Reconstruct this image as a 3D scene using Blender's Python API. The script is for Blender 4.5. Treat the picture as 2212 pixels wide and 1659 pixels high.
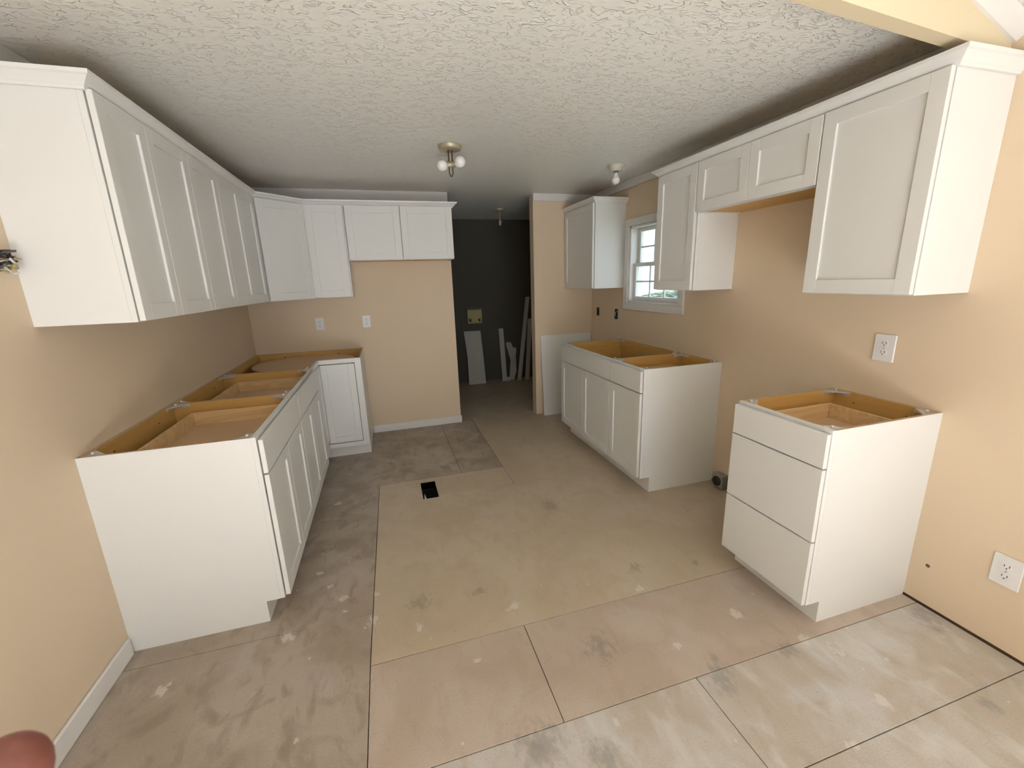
import bpy, bmesh, math, random
from mathutils import Vector, Matrix, noise
random.seed(7)
for o in list(bpy.data.objects): bpy.data.objects.remove(o)
S = bpy.context.scene
COL = S.collection

# ------------------------------------------------------------------ camera
CX, CZ, YAW, PITCH, ROLL, F = 1.1608, 1.4788, 0.2834, 0.2423, -0.032, 913.77
cy_, sy_ = math.cos(YAW), math.sin(YAW)
cp, sp = math.cos(PITCH), math.sin(PITCH)
cr, sr = math.cos(ROLL), math.sin(ROLL)
Xw = Vector((cy_, -sy_, 0)); Yw = Vector((sy_, cy_, 0)); Zw = Vector((0, 0, 1))
Dw = cp * Yw - sp * Zw; Vw = sp * Yw + cp * Zw
right = cr * Xw + sr * Vw; up = -sr * Xw + cr * Vw
cam_d = bpy.data.cameras.new('camera'); cam = bpy.data.objects.new('camera', cam_d); COL.objects.link(cam)
M = Matrix((right, up, -Dw)).transposed().to_4x4(); M.translation = Vector((CX, 0, CZ)); cam.matrix_world = M
cam_d.sensor_fit = 'HORIZONTAL'; cam_d.sensor_width = 36; cam_d.lens = F / 2212 * 36
cam_d.dof.use_dof = True; cam_d.dof.focus_distance = 2.6; cam_d.dof.aperture_fstop = 24      # phone lens: only the fingertip is out of focus
cam_d.clip_start = 0.01; cam_d.clip_end = 200
S.camera = cam
# ------------------------------------------------------------------ exposure, world, daylight
S.view_settings.view_transform = 'Standard'; S.view_settings.look = 'None'
S.view_settings.exposure = 0.36; S.view_settings.gamma = 1; S.view_settings.use_curve_mapping = False
world = bpy.data.worlds.new('sky'); S.world = world; world.use_nodes = True
bg = world.node_tree.nodes['Background']; bg.inputs[0].default_value = (0.80, 0.91, 1.06, 1); bg.inputs[1].default_value = 2.1

YH0 = -3.1
def daylight(name, loc, rot, sx, sz, power, color):
    l = bpy.data.lights.new(name, 'AREA'); l.shape = 'RECTANGLE'; l.size = sx; l.size_y = sz; l.energy = power; l.color = color
    o = bpy.data.objects.new(name, l); COL.objects.link(o); o.location = loc; o.rotation_euler = rot; return o
# daylight coming in through the glazed door and the windows of the front room, behind the camera
for nm, lc, rt, sx, sy in (('sky_portal_front', (1.45, YH0 - .06, 1.12), (math.radians(90), 0, 0), 2.3, 2.05), ('sky_portal_side', (3.45, -1.35, 1.35), (math.radians(90), 0, math.radians(90)), 1.3, 1.3), ('sky_portal_sink_window', (3.47, 3.176, 1.57), (math.radians(90), 0, math.radians(90)), .73, .67)):
    po = daylight(nm, lc, rt, sx, sy, 1, (1, 1, 1)); po.data.cycles.is_portal = True      # portals only guide the sky light through the real openings
# sun falling through the glazed opening onto the front room floor, which throws light up to the ceilings
sl = bpy.data.lights.new('sun', 'SUN'); sl.energy = 68; sl.angle = math.radians(1); sl.color = (0.90, 0.97, 1.08)
so = bpy.data.objects.new('sun', sl); COL.objects.link(so); so.location = (2, -8, 6); so.rotation_euler = Vector((0.0, 1, -0.84)).to_track_quat('-Z', 'Y').to_euler()

# ------------------------------------------------------------------ material tools
def new_mat(name):
    m = bpy.data.materials.new(name); m.use_nodes = True
    nt = m.node_tree; return m, nt, nt.nodes, nt.links, nt.nodes['Principled BSDF']
def rgba(c): return (c[0], c[1], c[2], 1)
def simple(name, col, rough=0.5, metal=0.0, var=0.03, scale=6, bump=0.0, bscale=120, spec=0.5):
    m, nt, N, L, P = new_mat(name)
    tc = N.new('ShaderNodeTexCoord'); nz = N.new('ShaderNodeTexNoise'); nz.inputs['Scale'].default_value = scale; nz.inputs['Detail'].default_value = 3
    L.new(tc.outputs['Object'], nz.inputs['Vector'])
    mx = N.new('ShaderNodeMix'); mx.data_type = 'RGBA'
    mx.inputs[6].default_value = rgba([c * (1 - var) for c in col]); mx.inputs[7].default_value = rgba([min(1, c * (1 + var)) for c in col])
    L.new(nz.outputs[0], mx.inputs[0]); L.new(mx.outputs[2], P.inputs['Base Color'])
    P.inputs['Roughness'].default_value = rough; P.inputs['Metallic'].default_value = metal; P.inputs['Specular IOR Level'].default_value = spec
    if bump:
        n2 = N.new('ShaderNodeTexNoise'); n2.inputs['Scale'].default_value = bscale; n2.inputs['Detail'].default_value = 3
        b = N.new('ShaderNodeBump'); b.inputs['Strength'].default_value = bump; b.inputs['Distance'].default_value = 0.002
        L.new(tc.outputs['Object'], n2.inputs['Vector']); L.new(n2.outputs[0], b.inputs['Height']); L.new(b.outputs[0], P.inputs['Normal'])
    return m
def wood(name, c1, c2, axis, rough=0.45, sc=7):
    m, nt, N, L, P = new_mat(name)
    tc = N.new('ShaderNodeTexCoord'); mp = N.new('ShaderNodeMapping')
    s = [sc, sc, sc]; s[axis] = sc * 0.12; mp.inputs['Scale'].default_value = s
    nz = N.new('ShaderNodeTexNoise'); nz.inputs['Scale'].default_value = 1.6; nz.inputs['Detail'].default_value = 2; nz.inputs['Distortion'].default_value = 0.7
    wv = N.new('ShaderNodeMath'); wv.operation = 'MULTIPLY'; wv.inputs[1].default_value = 26
    si = N.new('ShaderNodeMath'); si.operation = 'SINE'
    hf = N.new('ShaderNodeMath'); hf.operation = 'MULTIPLY_ADD'; hf.inputs[1].default_value = 0.32; hf.inputs[2].default_value = 0.5
    L.new(tc.outputs['Object'], mp.inputs[0]); L.new(mp.outputs[0], nz.inputs['Vector']); L.new(nz.outputs[0], wv.inputs[0]); L.new(wv.outputs[0], si.inputs[0]); L.new(si.outputs[0], hf.inputs[0])
    mx = N.new('ShaderNodeMix'); mx.data_type = 'RGBA'; mx.inputs[6].default_value = rgba(c1); mx.inputs[7].default_value = rgba(c2)
    L.new(hf.outputs[0], mx.inputs[0]); L.new(mx.outputs[2], P.inputs['Base Color']); P.inputs['Roughness'].default_value = rough
    return m

WHITE = simple('white_cabinet_lacquer', (0.78, 0.78, 0.755), 0.38, var=0.01, scale=3, bump=0.02)
PAINT = simple('peach_wall_paint', (0.75, 0.61, 0.445), 0.62, var=0.02, scale=1.5, bump=0.12, bscale=160, spec=0.3)
YELLOW = simple('cream_header_paint', (0.74, 0.64, 0.44), 0.6, var=0.02, scale=1.5, bump=0.1, bscale=160, spec=0.3)
TRIM = simple('white_trim_paint', (0.78, 0.765, 0.74), 0.45, var=0.03, scale=5, bump=0.1, bscale=60)
PLASTIC = simple('white_plastic', (0.80, 0.79, 0.78), 0.3, var=0.01)
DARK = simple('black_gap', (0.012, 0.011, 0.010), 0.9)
SLOT = simple('outlet_slot_black', (0.02, 0.02, 0.02), 0.6)
WOODY = wood('maple_veneer_depth_grain', (0.64, 0.36, 0.10), (0.72, 0.42, 0.13), 0)
WOODD = wood('maple_veneer_run_grain', (0.62, 0.35, 0.10), (0.70, 0.41, 0.13), 1)
DRAWW = wood('birch_drawer_wood', (0.64, 0.42, 0.20), (0.78, 0.54, 0.28), 0, sc=9)
PLY = wood('plywood_edge', (0.50, 0.36, 0.22), (0.60, 0.45, 0.29), 1)
SHELF = simple('tan_particle_board_shelf', (0.64, 0.43, 0.25), 0.4, var=0.05, scale=60)
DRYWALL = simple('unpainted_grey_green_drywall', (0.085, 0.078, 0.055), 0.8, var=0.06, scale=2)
SCRAP = simple('dusty_white_painted_scrap', (0.50, 0.48, 0.43), 0.6, var=0.08, scale=8)
BRASS = simple('aged_brass', (0.47, 0.42, 0.30), 0.5, 0.45, var=0.2, scale=30)
BRONZE = simple('dark_bronze_rod', (0.16, 0.12, 0.07), 0.4, 0.8)
PORC = simple('cream_painted_lampholder', (0.66, 0.63, 0.54), 0.4, var=0.12, scale=25)
BULB = simple('milk_glass_bulb', (0.86, 0.85, 0.84), 0.12, var=0.01)
GALV = simple('galvanized_steel', (0.42, 0.43, 0.42), 0.45, 0.7, var=0.2, scale=40)
BLACK = simple('black_rubber', (0.03, 0.028, 0.03), 0.45)
BLUEBOX = simple('blue_plastic_box', (0.12, 0.15, 0.30), 0.5)
SILLW = wood('old_sill_plate_wood', (0.10, 0.055, 0.035), (0.17, 0.10, 0.06), 1)
YBOX = simple('yellowed_plastic_box', (0.42, 0.36, 0.13), 0.5, var=0.08)
SKIN = simple('finger_skin', (0.19, 0.06, 0.045), 0.5, var=0.1, scale=300, bump=0.1, bscale=900)
NAIL = simple('finger_nail', (0.62, 0.36, 0.30), 0.3)
CWIRE = simple('bare_copper_wire', (0.55, 0.30, 0.16), 0.35, 0.9)
WWIRE = simple('white_wire_jacket', (0.75, 0.74, 0.70), 0.5)
DUSTYW = simple('dusty_dark_wire', (0.10, 0.085, 0.085), 0.6)
BARK = simple('tree_bark', (0.16, 0.12, 0.09), 0.9, var=0.2)
GRASS = simple('lawn', (0.035, 0.052, 0.026), 0.9, var=0.3, scale=1.2)
LEAF = simple('pale_green_leaves', (0.06, 0.075, 0.045), 0.7, var=0.3, scale=2)
LEAFO = simple('orange_brown_leaves', (0.085, 0.07, 0.055), 0.7, var=0.3, scale=2)

# clouded translucent plastic for the corner braces
def clear_plastic():
    m, nt, N, L, P = new_mat('clouded_clear_plastic')
    P.inputs['Base Color'].default_value = (0.82, 0.83, 0.85, 1); P.inputs['Roughness'].default_value = 0.25
    tr = N.new('ShaderNodeBsdfTransparent'); mx = N.new('ShaderNodeMixShader'); mx.inputs[0].default_value = 0.75
    L.new(tr.outputs[0], mx.inputs[1]); L.new(P.outputs[0], mx.inputs[2]); L.new(mx.outputs[0], N['Material Output'].inputs[0]); return m
CLEAR = clear_plastic()
def glass():
    m, nt, N, L, P = new_mat('window_glass')
    tr = N.new('ShaderNodeBsdfTransparent'); tr.inputs[0].default_value = (0.96, 0.98, 0.98, 1)
    gl = N.new('ShaderNodeBsdfGlossy'); gl.inputs['Roughness'].default_value = 0.02
    mx = N.new('ShaderNodeMixShader'); mx.inputs[0].default_value = 0.06
    L.new(tr.outputs[0], mx.inputs[1]); L.new(gl.outputs[0], mx.inputs[2]); L.new(mx.outputs[0], N['Material Output'].inputs[0]); return m
GLASS = glass()

# ceiling: brushed stomp texture of short raised strokes
def ceiling_mat(name, scale=1.0, depth=0.0042):
    m, nt, N, L, P = new_mat(name)
    P.inputs['Base Color'].default_value = (0.85, 0.845, 0.80, 1); P.inputs['Roughness'].default_value = 0.42
    tc = N.new('ShaderNodeTexCoord')
    def strokes(rot, sc, seed):
        mp = N.new('ShaderNodeMapping'); mp.inputs['Rotation'].default_value = (0, 0, rot); mp.inputs['Location'].default_value = (seed, seed * 1.7, 0)
        mp.inputs['Scale'].default_value = (sc, sc * 2.0, sc); L.new(tc.outputs['Object'], mp.inputs[0])
        nz = N.new('ShaderNodeTexNoise'); nz.inputs['Scale'].default_value = 1; nz.inputs['Detail'].default_value = 1.2; nz.inputs['Distortion'].default_value = 0.8
        L.new(mp.outputs[0], nz.inputs['Vector'])
        a = N.new('ShaderNodeMath'); a.operation = 'SUBTRACT'; a.inputs[1].default_value = 0.5; L.new(nz.outputs[0], a.inputs[0])
        b = N.new('ShaderNodeMath'); b.operation = 'ABSOLUTE'; L.new(a.outputs[0], b.inputs[0])
        r = N.new('ShaderNodeMapRange'); r.inputs[1].default_value = 0.0; r.inputs[2].default_value = 0.034; r.inputs[3].default_value = 1; r.inputs[4].default_value = 0; r.interpolation_type = 'SMOOTHSTEP'
        L.new(b.outputs[0], r.inputs[0])
        k = N.new('ShaderNodeTexNoise'); k.inputs['Scale'].default_value = sc * 1.6; k.inputs['Detail'].default_value = 1
        mp2 = N.new('ShaderNodeMapping'); mp2.inputs['Location'].default_value = (seed * 3, 5, 0); L.new(tc.outputs['Object'], mp2.inputs[0]); L.new(mp2.outputs[0], k.inputs['Vector'])
        r2 = N.new('ShaderNodeMapRange'); r2.inputs[1].default_value = 0.50; r2.inputs[2].default_value = 0.60; L.new(k.outputs[0], r2.inputs[0])
        mm = N.new('ShaderNodeMath'); mm.operation = 'MULTIPLY'; L.new(r.outputs[0], mm.inputs[0]); L.new(r2.outputs[0], mm.inputs[1]); return mm
    a = strokes(0.35, 14 * scale, 1.3); b = strokes(-0.5, 16 * scale, 4.1); c = strokes(1.3, 15 * scale, 7.7)
    m1 = N.new('ShaderNodeMath'); m1.operation = 'MAXIMUM'; L.new(a.outputs[0], m1.inputs[0]); L.new(b.outputs[0], m1.inputs[1])
    m2 = N.new('ShaderNodeMath'); m2.operation = 'MAXIMUM'; L.new(m1.outputs[0], m2.inputs[0]); L.new(c.outputs[0], m2.inputs[1])
    lo = N.new('ShaderNodeTexNoise'); lo.inputs['Scale'].default_value = 34; lo.inputs['Detail'].default_value = 3; L.new(tc.outputs['Object'], lo.inputs['Vector'])
    ad = N.new('ShaderNodeMath'); ad.operation = 'MULTIPLY_ADD'; ad.inputs[1].default_value = 0.5; L.new(lo.outputs[0], ad.inputs[0]); L.new(m2.outputs[0], ad.inputs[2])
    bp = N.new('ShaderNodeBump'); bp.inputs['Strength'].default_value = 0.8; bp.inputs['Distance'].default_value = depth
    L.new(ad.outputs[0], bp.inputs['Height']); L.new(bp.outputs[0], P.inputs['Normal']); return m
CEIL = ceiling_mat('stomp_textured_ceiling')

# floor sheets: particle board with stains, glue, dust and paint splashes that stay where they are
WSPOTS = [(740,1293,.035),(620,1375,.035),(808,1340,.03),(690,1238,.02),(815,1283,.02),(350,1490,.03),(1385,1272,.03),(1108,1310,.03),(1590,1325,.03),(1462,1392,.028),(905,1355,.02),(1033,1426,.018),
          (712,1268,.02),(1915,1423,.012),(1735,1380,.035),(1800,1400,.03),(1840,1610,.02),(1905,1510,.03),(730,1088,.03),(640,1600,.012),(1330,1560,.012),(2040,1375,.014),(1300,1215,.008),(1270,1262,.008),(930,1380,.01),(745,1320,.015)]
DSPOTS = [(742,1112,.035),(705,1186,.04),(1375,1226,.035),(1545,1424,.022),(1035,1278,.03),(1190,1093,.05),(2022,1357,.03),(2025,1345,.014),(1555,1462,.05),(1165,1608,.07),(1700,1403,.045),(1295,1395,.05),(700,980,.05),
          (850,985,.07),(1310,1640,.05),(760,960,.05),(1790,1290,.06),(2130,1520,.03),(1500,1215,.02),(2000,1330,.06),(905,1300,.05),(960,1010,.04)]
def px_floor(px, py):
    a = (px - 1106) / F; b = (829.5 - py) / F
    d = right * a + up * b + Dw; t = -CZ / d.z; return CX + d.x * t, d.y * t
def floor_mat(name, c1, c2, c3, mott=0.5, dust=0.3, streak=0.0, dustcol=(0.62, 0.60, 0.56)):
    m, nt, N, L, P = new_mat(name); tc = N.new('ShaderNodeTexCoord'); P.inputs['Roughness'].default_value = 0.5
    P.inputs['Specular IOR Level'].default_value = 0.35
    def nz(s, d=4, dist=0.0, off=(0, 0, 0), sc=(1, 1, 1), rot=0.0):
        mp = N.new('ShaderNodeMapping'); mp.inputs['Location'].default_value = off; mp.inputs['Scale'].default_value = sc; mp.inputs['Rotation'].default_value = (0, 0, rot); L.new(tc.outputs['Object'], mp.inputs[0])
        n = N.new('ShaderNodeTexNoise'); n.inputs['Scale'].default_value = s; n.inputs['Detail'].default_value = d; n.inputs['Distortion'].default_value = dist; L.new(mp.outputs[0], n.inputs['Vector']); return n.outputs[0]
    def rng(x, a, b, c=0.0, d=1.0):
        r = N.new('ShaderNodeMapRange'); r.interpolation_type = 'SMOOTHSTEP'
        for i, v in enumerate((a, b, c, d)): r.inputs[i + 1].default_value = v
        L.new(x, r.inputs[0]); return r.outputs[0]
    def mix(f, A, B):
        mx = N.new('ShaderNodeMix'); mx.data_type = 'RGBA'; L.new(f, mx.inputs[0])
        for i, v in ((6, A), (7, B)):
            if isinstance(v, tuple): mx.inputs[i].default_value = rgba(v)
            else: L.new(v, mx.inputs[i])
        return mx.outputs[2]
    def mth(op, a, b):
        t = N.new('ShaderNodeMath'); t.operation = op
        for i, v in ((0, a), (1, b)):
            if isinstance(v, (int, float)): t.inputs[i].default_value = v
            else: L.new(v, t.inputs[i])
        return t.outputs[0]
    col = mix(rng(nz(2.2, 6, 0.8), 0.40, 0.60), c1, c2); col = mix(rng(nz(16, 6, 0.6, (5, 5, 5), (1, .5, 1), .55), 0.5, 0.72, 0, mott), col, c3)
    col = mix(mth('MULTIPLY', rng(nz(4.5, 6, 0.9, (3, 8, 1)), 0.52, 0.70), mott), col, c3)
    col = mix(mth('MULTIPLY', rng(nz(3.1, 6, 1.2, (9, 2, 4)), 0.54, 0.72), dust), col, dustcol)
    fine = nz(170, 2, 0, (1, 1, 1)); col = mix(rng(fine, 0.30, 0.75, 0.0, 0.22), col, tuple(c * 0.55 for c in c1))
    col = mix(rng(nz(55, 3, 0, (2, 5, 1)), 0.66, 0.72, 0, 0.35), col, tuple(c * 0.6 for c in c1))
    if streak: col = mix(mth('MULTIPLY', rng(nz(9, 6, 0.9, (1, 4, 2), (1, 0.45, 1), 0.6), 0.48, 0.72), streak), col, (0.74, 0.75, 0.74))
    # tiny droplets
    vo = N.new('ShaderNodeTexVoronoi'); vo.inputs['Scale'].default_value = 11; vo.inputs['Randomness'].default_value = 1; L.new(tc.outputs['Object'], vo.inputs['Vector'])
    keep = rng(nz(3.0, 1, 0, (6, 6, 1)), 0.52, 0.56); col = mix(mth('MULTIPLY', rng(vo.outputs['Distance'], 0.045, 0.075, 0.8, 0.0), keep), col, (0.70, 0.68, 0.62))
    warp = nz(48, 5, 0.3, (4, 1, 7), (1, .6, 1), .5); warp2 = nz(14, 4, 0.4, (1, 4, 2))
    sepp = N.new('ShaderNodeSeparateXYZ'); L.new(tc.outputs['Object'], sepp.inputs[0])
    for spots, colr, amt in ((DSPOTS, tuple(c * 0.42 for c in (c1[0] * .85, c1[1] * .95, c1[2] * 1.1)), 0.42), (WSPOTS, (0.74, 0.71, 0.66), 0.6)):
        acc = None
        for (px, py, r) in spots:
            x, y = px_floor(px, py)
            dx = mth('SUBTRACT', sepp.outputs[0], x); dy = mth('MULTIPLY', mth('SUBTRACT', sepp.outputs[1], y), 0.75 + (px % 7) * 0.09)
            d = mth('MULTIPLY', mth('SQRT', mth('ADD', mth('MULTIPLY', dx, dx), mth('MULTIPLY', dy, dy)), 0), 1 / r)
            acc = d if acc is None else mth('MINIMUM', acc, d)
        e = mth('ADD', acc, mth('MULTIPLY', mth('SUBTRACT', warp, 0.5), 3.4)); e = mth('ADD', e, mth('MULTIPLY', mth('SUBTRACT', warp2, 0.5), 1.6))
        col = mix(rng(e, *((0.1, 1.5) if amt < .5 else (0.35, 0.95)), amt, 0.0), col, colr)
    L.new(col, P.inputs['Base Color'])
    b = N.new('ShaderNodeBump'); b.inputs['Strength'].default_value = 0.25; b.inputs['Distance'].default_value = 0.002; L.new(fine, b.inputs['Height']); L.new(b.outputs[0], P.inputs['Normal'])
    return m
F_TAN = floor_mat('particle_board_tan', (0.56, 0.46, 0.335), (0.61, 0.51, 0.385), (0.50, 0.395, 0.275), 0.45, 0.2)
F_GREY = floor_mat('particle_board_stained_grey', (0.40, 0.33, 0.26), (0.48, 0.41, 0.34), (0.31, 0.245, 0.19), 0.7, 0.3)
F_MID = floor_mat('particle_board_brown', (0.53, 0.43, 0.345), (0.58, 0.485, 0.405), (0.46, 0.365, 0.285), 0.5, 0.25)
F_PALE = floor_mat('glue_streaked_pale_board', (0.54, 0.475, 0.40), (0.60, 0.565, 0.52), (0.47, 0.40, 0.325), 0.5, 0.5, 0.45, (0.645, 0.64, 0.64))

# ------------------------------------------------------------------ mesh tools
class MB:
    """collects shapes in one bmesh; an optional frame maps local (u, n, z) to the room"""
    def __init__(s, frame=None): s.bm = bmesh.new(); s.fr = frame; s.mats = []
    def mi(s, m):
        if m not in s.mats: s.mats.append(m)
        return s.mats.index(m)
    def P(s, v):
        if s.fr is None: return Vector(v)
        o, u, n = s.fr; return o + u * v[0] + n * v[1] + Vector((0, 0, v[2]))
    def box(s, x0, x1, y0, y1, z0, z1, m, bev=0.0, top=None, inner=None):
        vs = [s.bm.verts.new(s.P((x, y, z))) for x in (x0, x1) for y in (y0, y1) for z in (z0, z1)]
        fs = []
        for idx, tag in (((0, 1, 3, 2), '-u'), ((4, 6, 7, 5), '+u'), ((0, 4, 5, 1), '-n'), ((2, 3, 7, 6), '+n'), ((0, 2, 6, 4), '-z'), ((1, 5, 7, 3), '+z')):
            f = s.bm.faces.new([vs[i] for i in idx]); mm = m
            if top is not None and tag == '+z': mm = top
            if inner is not None and tag in inner: mm = inner[tag]
            f.material_index = s.mi(mm); fs.append(f)
        if bev:
            es = list({e for f in fs for e in f.edges}); bmesh.ops.bevel(s.bm, geom=es, offset=bev, segments=1, affect='EDGES', material=-1)
        return s
    def prism(s, pts, a, b, axis, m, caps=None):
        """polygon pts extruded from a to b; axis 0: pts=(y,z), 1: pts=(x,z), 2: pts=(x,y)"""
        def mk(p, t): return {0: (t, p[0], p[1]), 1: (p[0], t, p[1]), 2: (p[0], p[1], t)}[axis]
        A = [s.bm.verts.new(s.P(mk(p, a))) for p in pts]; B = [s.bm.verts.new(s.P(mk(p, b))) for p in pts]; n = len(pts)
        fa = s.bm.faces.new(A); fb = s.bm.faces.new(B[::-1]); fa.material_index = fb.material_index = s.mi(m)
        if caps: fa.material_index = s.mi(caps[0]); fb.material_index = s.mi(caps[1])
        for i in range(n):
            f = s.bm.faces.new([A[i], B[i], B[(i + 1) % n], A[(i + 1) % n]]); f.material_index = s.mi(m)
        return s
    def lathe(s, prof, c, m, seg=24, R=None, smooth=True):
        rings = []
        for r, z in prof:
            ring = []
            for k in range(seg):
                a = 2 * math.pi * k / seg; v = Vector((r * math.cos(a), r * math.sin(a), z))
                if R is not None: v = R @ v
                ring.append(s.bm.verts.new(s.P(Vector(c) + v)))
            rings.append(ring)
        for A, B in zip(rings, rings[1:]):
            for k in range(seg):
                f = s.bm.faces.new([A[k], A[(k + 1) % seg], B[(k + 1) % seg], B[k]]); f.material_index = s.mi(m); f.smooth = smooth
        for ring, fl in ((rings[0], True), (rings[-1], False)):
            f = s.bm.faces.new(ring[::-1] if fl else ring); f.material_index = s.mi(m)
        return s
    def tube(s, pts, r, m, seg=10):
        pts = [Vector(p) for p in pts]; rings = []
        for i, p in enumerate(pts):
            d = (pts[min(i + 1, len(pts) - 1)] - pts[max(i - 1, 0)]).normalized()
            a = d.cross(Vector((0.3, 0.2, 0.93))).normalized(); b = d.cross(a).normalized(); rr = r[i] if isinstance(r, (list, tuple)) else r
            rings.append([s.bm.verts.new(s.P(p + (a * math.cos(t) + b * math.sin(t)) * rr)) for t in [2 * math.pi * k / seg for k in range(seg)]])
        for A, B in zip(rings, rings[1:]):
            for k in range(seg):
                f = s.bm.faces.new([A[k], A[(k + 1) % seg], B[(k + 1) % seg], B[k]]); f.material_index = s.mi(m); f.smooth = True
        for ring in (rings[0], rings[-1]):
            f = s.bm.faces.new(ring); f.material_index = s.mi(m)
        return s
    def build(s, name, parent=None, label=None):
        bmesh.ops.recalc_face_normals(s.bm, faces=s.bm.faces[:])
        me = bpy.data.meshes.new(name); s.bm.to_mesh(me); s.bm.free()
        for m in s.mats: me.materials.append(m)
        o = bpy.data.objects.new(name, me); COL.objects.link(o)
        if parent is not None:
            o.parent = parent; o.matrix_parent_inverse = parent.matrix_basis.inverted()
        if label: o['label'] = label
        return o
def tag(o, label, cat, group=None, kind=None):
    o['label'] = label; o['category'] = cat
    if group: o['group'] = group
    if kind: o['kind'] = kind
    return o
def thing(name, loc, label, cat, group=None):
    o = bpy.data.objects.new(name, None); o.empty_display_size = 0.1; COL.objects.link(o); o.location = loc
    return tag(o, label, cat, group)
def struct(o, label, cat):
    o['kind'] = 'structure'; o['label'] = label; o['category'] = cat; return o

W, B, H = 3.345, 4.33, 2.30          # right wall, back wall, kitchen ceiling
XD, XS, YS, YF = 1.837, 2.68, 4.27, 6.105   # passage left edge, stub wall end, stub wall face, laundry back wall
YH = -3.1                             # front room wall behind the camera

# ------------------------------------------------------------------ floor
fl = MB()
G = 0.0015; VX0, VX1, VY0, VY1 = 1.292, 1.402, 2.772, 3.03
sub_x = [-0.15, VX0, VX1, W + 0.15]; sub_y = [YH - .15, VY0, VY1, YF + .15]
for i in range(3):
    for j in range(3):
        if i == 1 and j == 1: continue
        fl.box(sub_x[i], sub_x[i + 1], sub_y[j], sub_y[j + 1], -0.06, -0.016, DARK)
floor = struct(fl.build('floor'), 'bare subfloor of worn particle board sheets with visible joints', 'floor')
def sheet(pts, m):
    b = MB(); b.prism(pts, -0.016, 0.0, 2, m); bmesh.ops.bevel(b.bm, geom=[e for e in b.bm.edges if all(abs(v.co.z) < 1e-6 for v in e.verts)], offset=0.0012, segments=1, affect='EDGES')
    return b.build('floor_sheet', floor)
def rect(x0, x1, y0, y1, m): return sheet([(x0 + G, y0 + G), (x1 - G, y0 + G), (x1 - G, y1 - G), (x0 + G, y1 - G)], m)
xa = lambda y: 0.968 if y < 1.5 else 0.968 + (y - 1.5) * 0.0175       # the long joint runs slightly out of true
def quad(l0, r0, l1, r1, y0, y1, m): return sheet([(l0 + G, y0 + G), (r0 - G, y0 + G), (r1 - G, y1 - G), (l1 + G, y1 - G)], m)
rect(0, 0.968, YH, 0.55, F_GREY); sheet([(G, .55 + G), (.968 - G, .55 + G), (.968 - G, 1.5), (xa(1.775) - G, 1.775 - G), (G, 1.775 - G)], F_GREY)
quad(0, xa(1.775), 0, xa(3.088), 1.775, 3.088, F_GREY)
rect(0, 1.62, 3.088, B + .1, F_GREY); rect(1.62, 1.962, 3.088, B + .1, F_GREY)
rect(0.968, 1.613, 1.044, 1.487, F_MID); rect(1.613, W, 1.044, 1.487, F_MID)
rect(0.968, 2.15, YH, 1.044, F_PALE); rect(2.15, W, 0.69, 1.044, F_PALE); rect(2.15, W, YH, 0.69, F_PALE)
sheet([(0.968 + G, 1.487 + G), (W - G, 1.487 + G), (W - G, B + .1 - G), (1.962 + G, B + .1 - G), (1.962 + G, 2.768 - G), (xa(2.768) + G, 2.768 - G)], F_TAN)
# strip with the vent hole is cut around it
sheet([(xa(2.768) + G, 2.768 + G), (VX0, 2.768 + G), (VX0, VY1), (VX1, VY1), (VX1, 2.768 + G), (1.962 - G, 2.768 + G), (1.962 - G, 3.088 - G), (xa(3.088) + G, 3.088 - G)], F_TAN)
rect(0.9, W, B + .1, YF, F_TAN)
vent = thing('floor_vent_hole', (1.347, 2.9, 0), 'open rectangular duct hole cut into the floor sheets', 'vent hole')
for z0, z1, m, nm in ((-.034, -.004, SHELF, 'cut_edge'), (-.30, -.034, DARK, 'duct_wall')):
    v = MB(); v.box(VX0 - .012, VX0, VY0 - .012, VY1 + .012, z0, z1, m); v.box(VX1, VX1 + .012, VY0 - .012, VY1 + .012, z0, z1, m)
    v.box(VX0, VX1, VY1, VY1 + .012, z0, z1, m); v.box(VX0, VX1, VY0 - .012, VY0, z0, z1, m); v.build(nm, vent)
v = MB(); v.box(VX0, VX1, VY0, VY1, -0.31, -0.30, DARK); v.build('duct_bottom', vent)
v = MB(); v.prism([(VX0 + .022, VY0 + .02), (VX0 + .012, VY0 + .09), (VX0 + .02, VY0 + .16), (VX0 + .034, VY0 + .03)], -0.06, -0.045, 2, WWIRE); v.build('torn_tape', vent)

# ------------------------------------------------------------------ walls
def wall(name, fn, label, m=PAINT):
    b = MB(); fn(b); return struct(b.build(name), label, 'wall')
wl = wall('wall_left', lambda b: b.box(-0.12, 0, YH - .12, YF + .1, 0.0, 3.3, PAINT), 'peach painted wall behind the long left run of cabinets')
def fr(b):
    y0, y1, z0, z1 = 2.812, 3.54, 1.236, 1.905
    for a in ((YH - .12, -2.0, .012, 3.3), (-.7, y0, .012, 3.3), (y1, YF + .1, .012, 3.3), (y0, y1, .012, z0), (y0, y1, z1, 3.3), (-2.0, -.7, .012, .7), (-2.0, -.7, 2.0, 3.3)):
        b.box(W, W + .14, a[0], a[1], a[2], a[3], PAINT)
wr = wall('wall_right', fr, 'peach painted wall with the sink window')
MB().box(W + .006, W + .12, YH, YS, -0.015, 0.012, SILLW).build('sill_plate', wr, 'dark exposed wood under the cut wall edge')
wb = wall('wall_back', lambda b: b.box(-0.12, XD, B, B + .11, 0, H, PAINT), 'peach painted wall behind the refrigerator space')
wa = wall('wall_stub', lambda b: b.box(XS, W + .05, YS, YS + .11, 0.004, H, PAINT), 'short peach wall between the dark passage and the window wall')
lw = MB(); lw.box(0.8, W + .1, YF, YF + .1, 0, H, DRYWALL); wall_l = struct(lw.build('wall_laundry_back'), 'dark unpainted wall at the far end of the unlit laundry room', 'wall')
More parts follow.
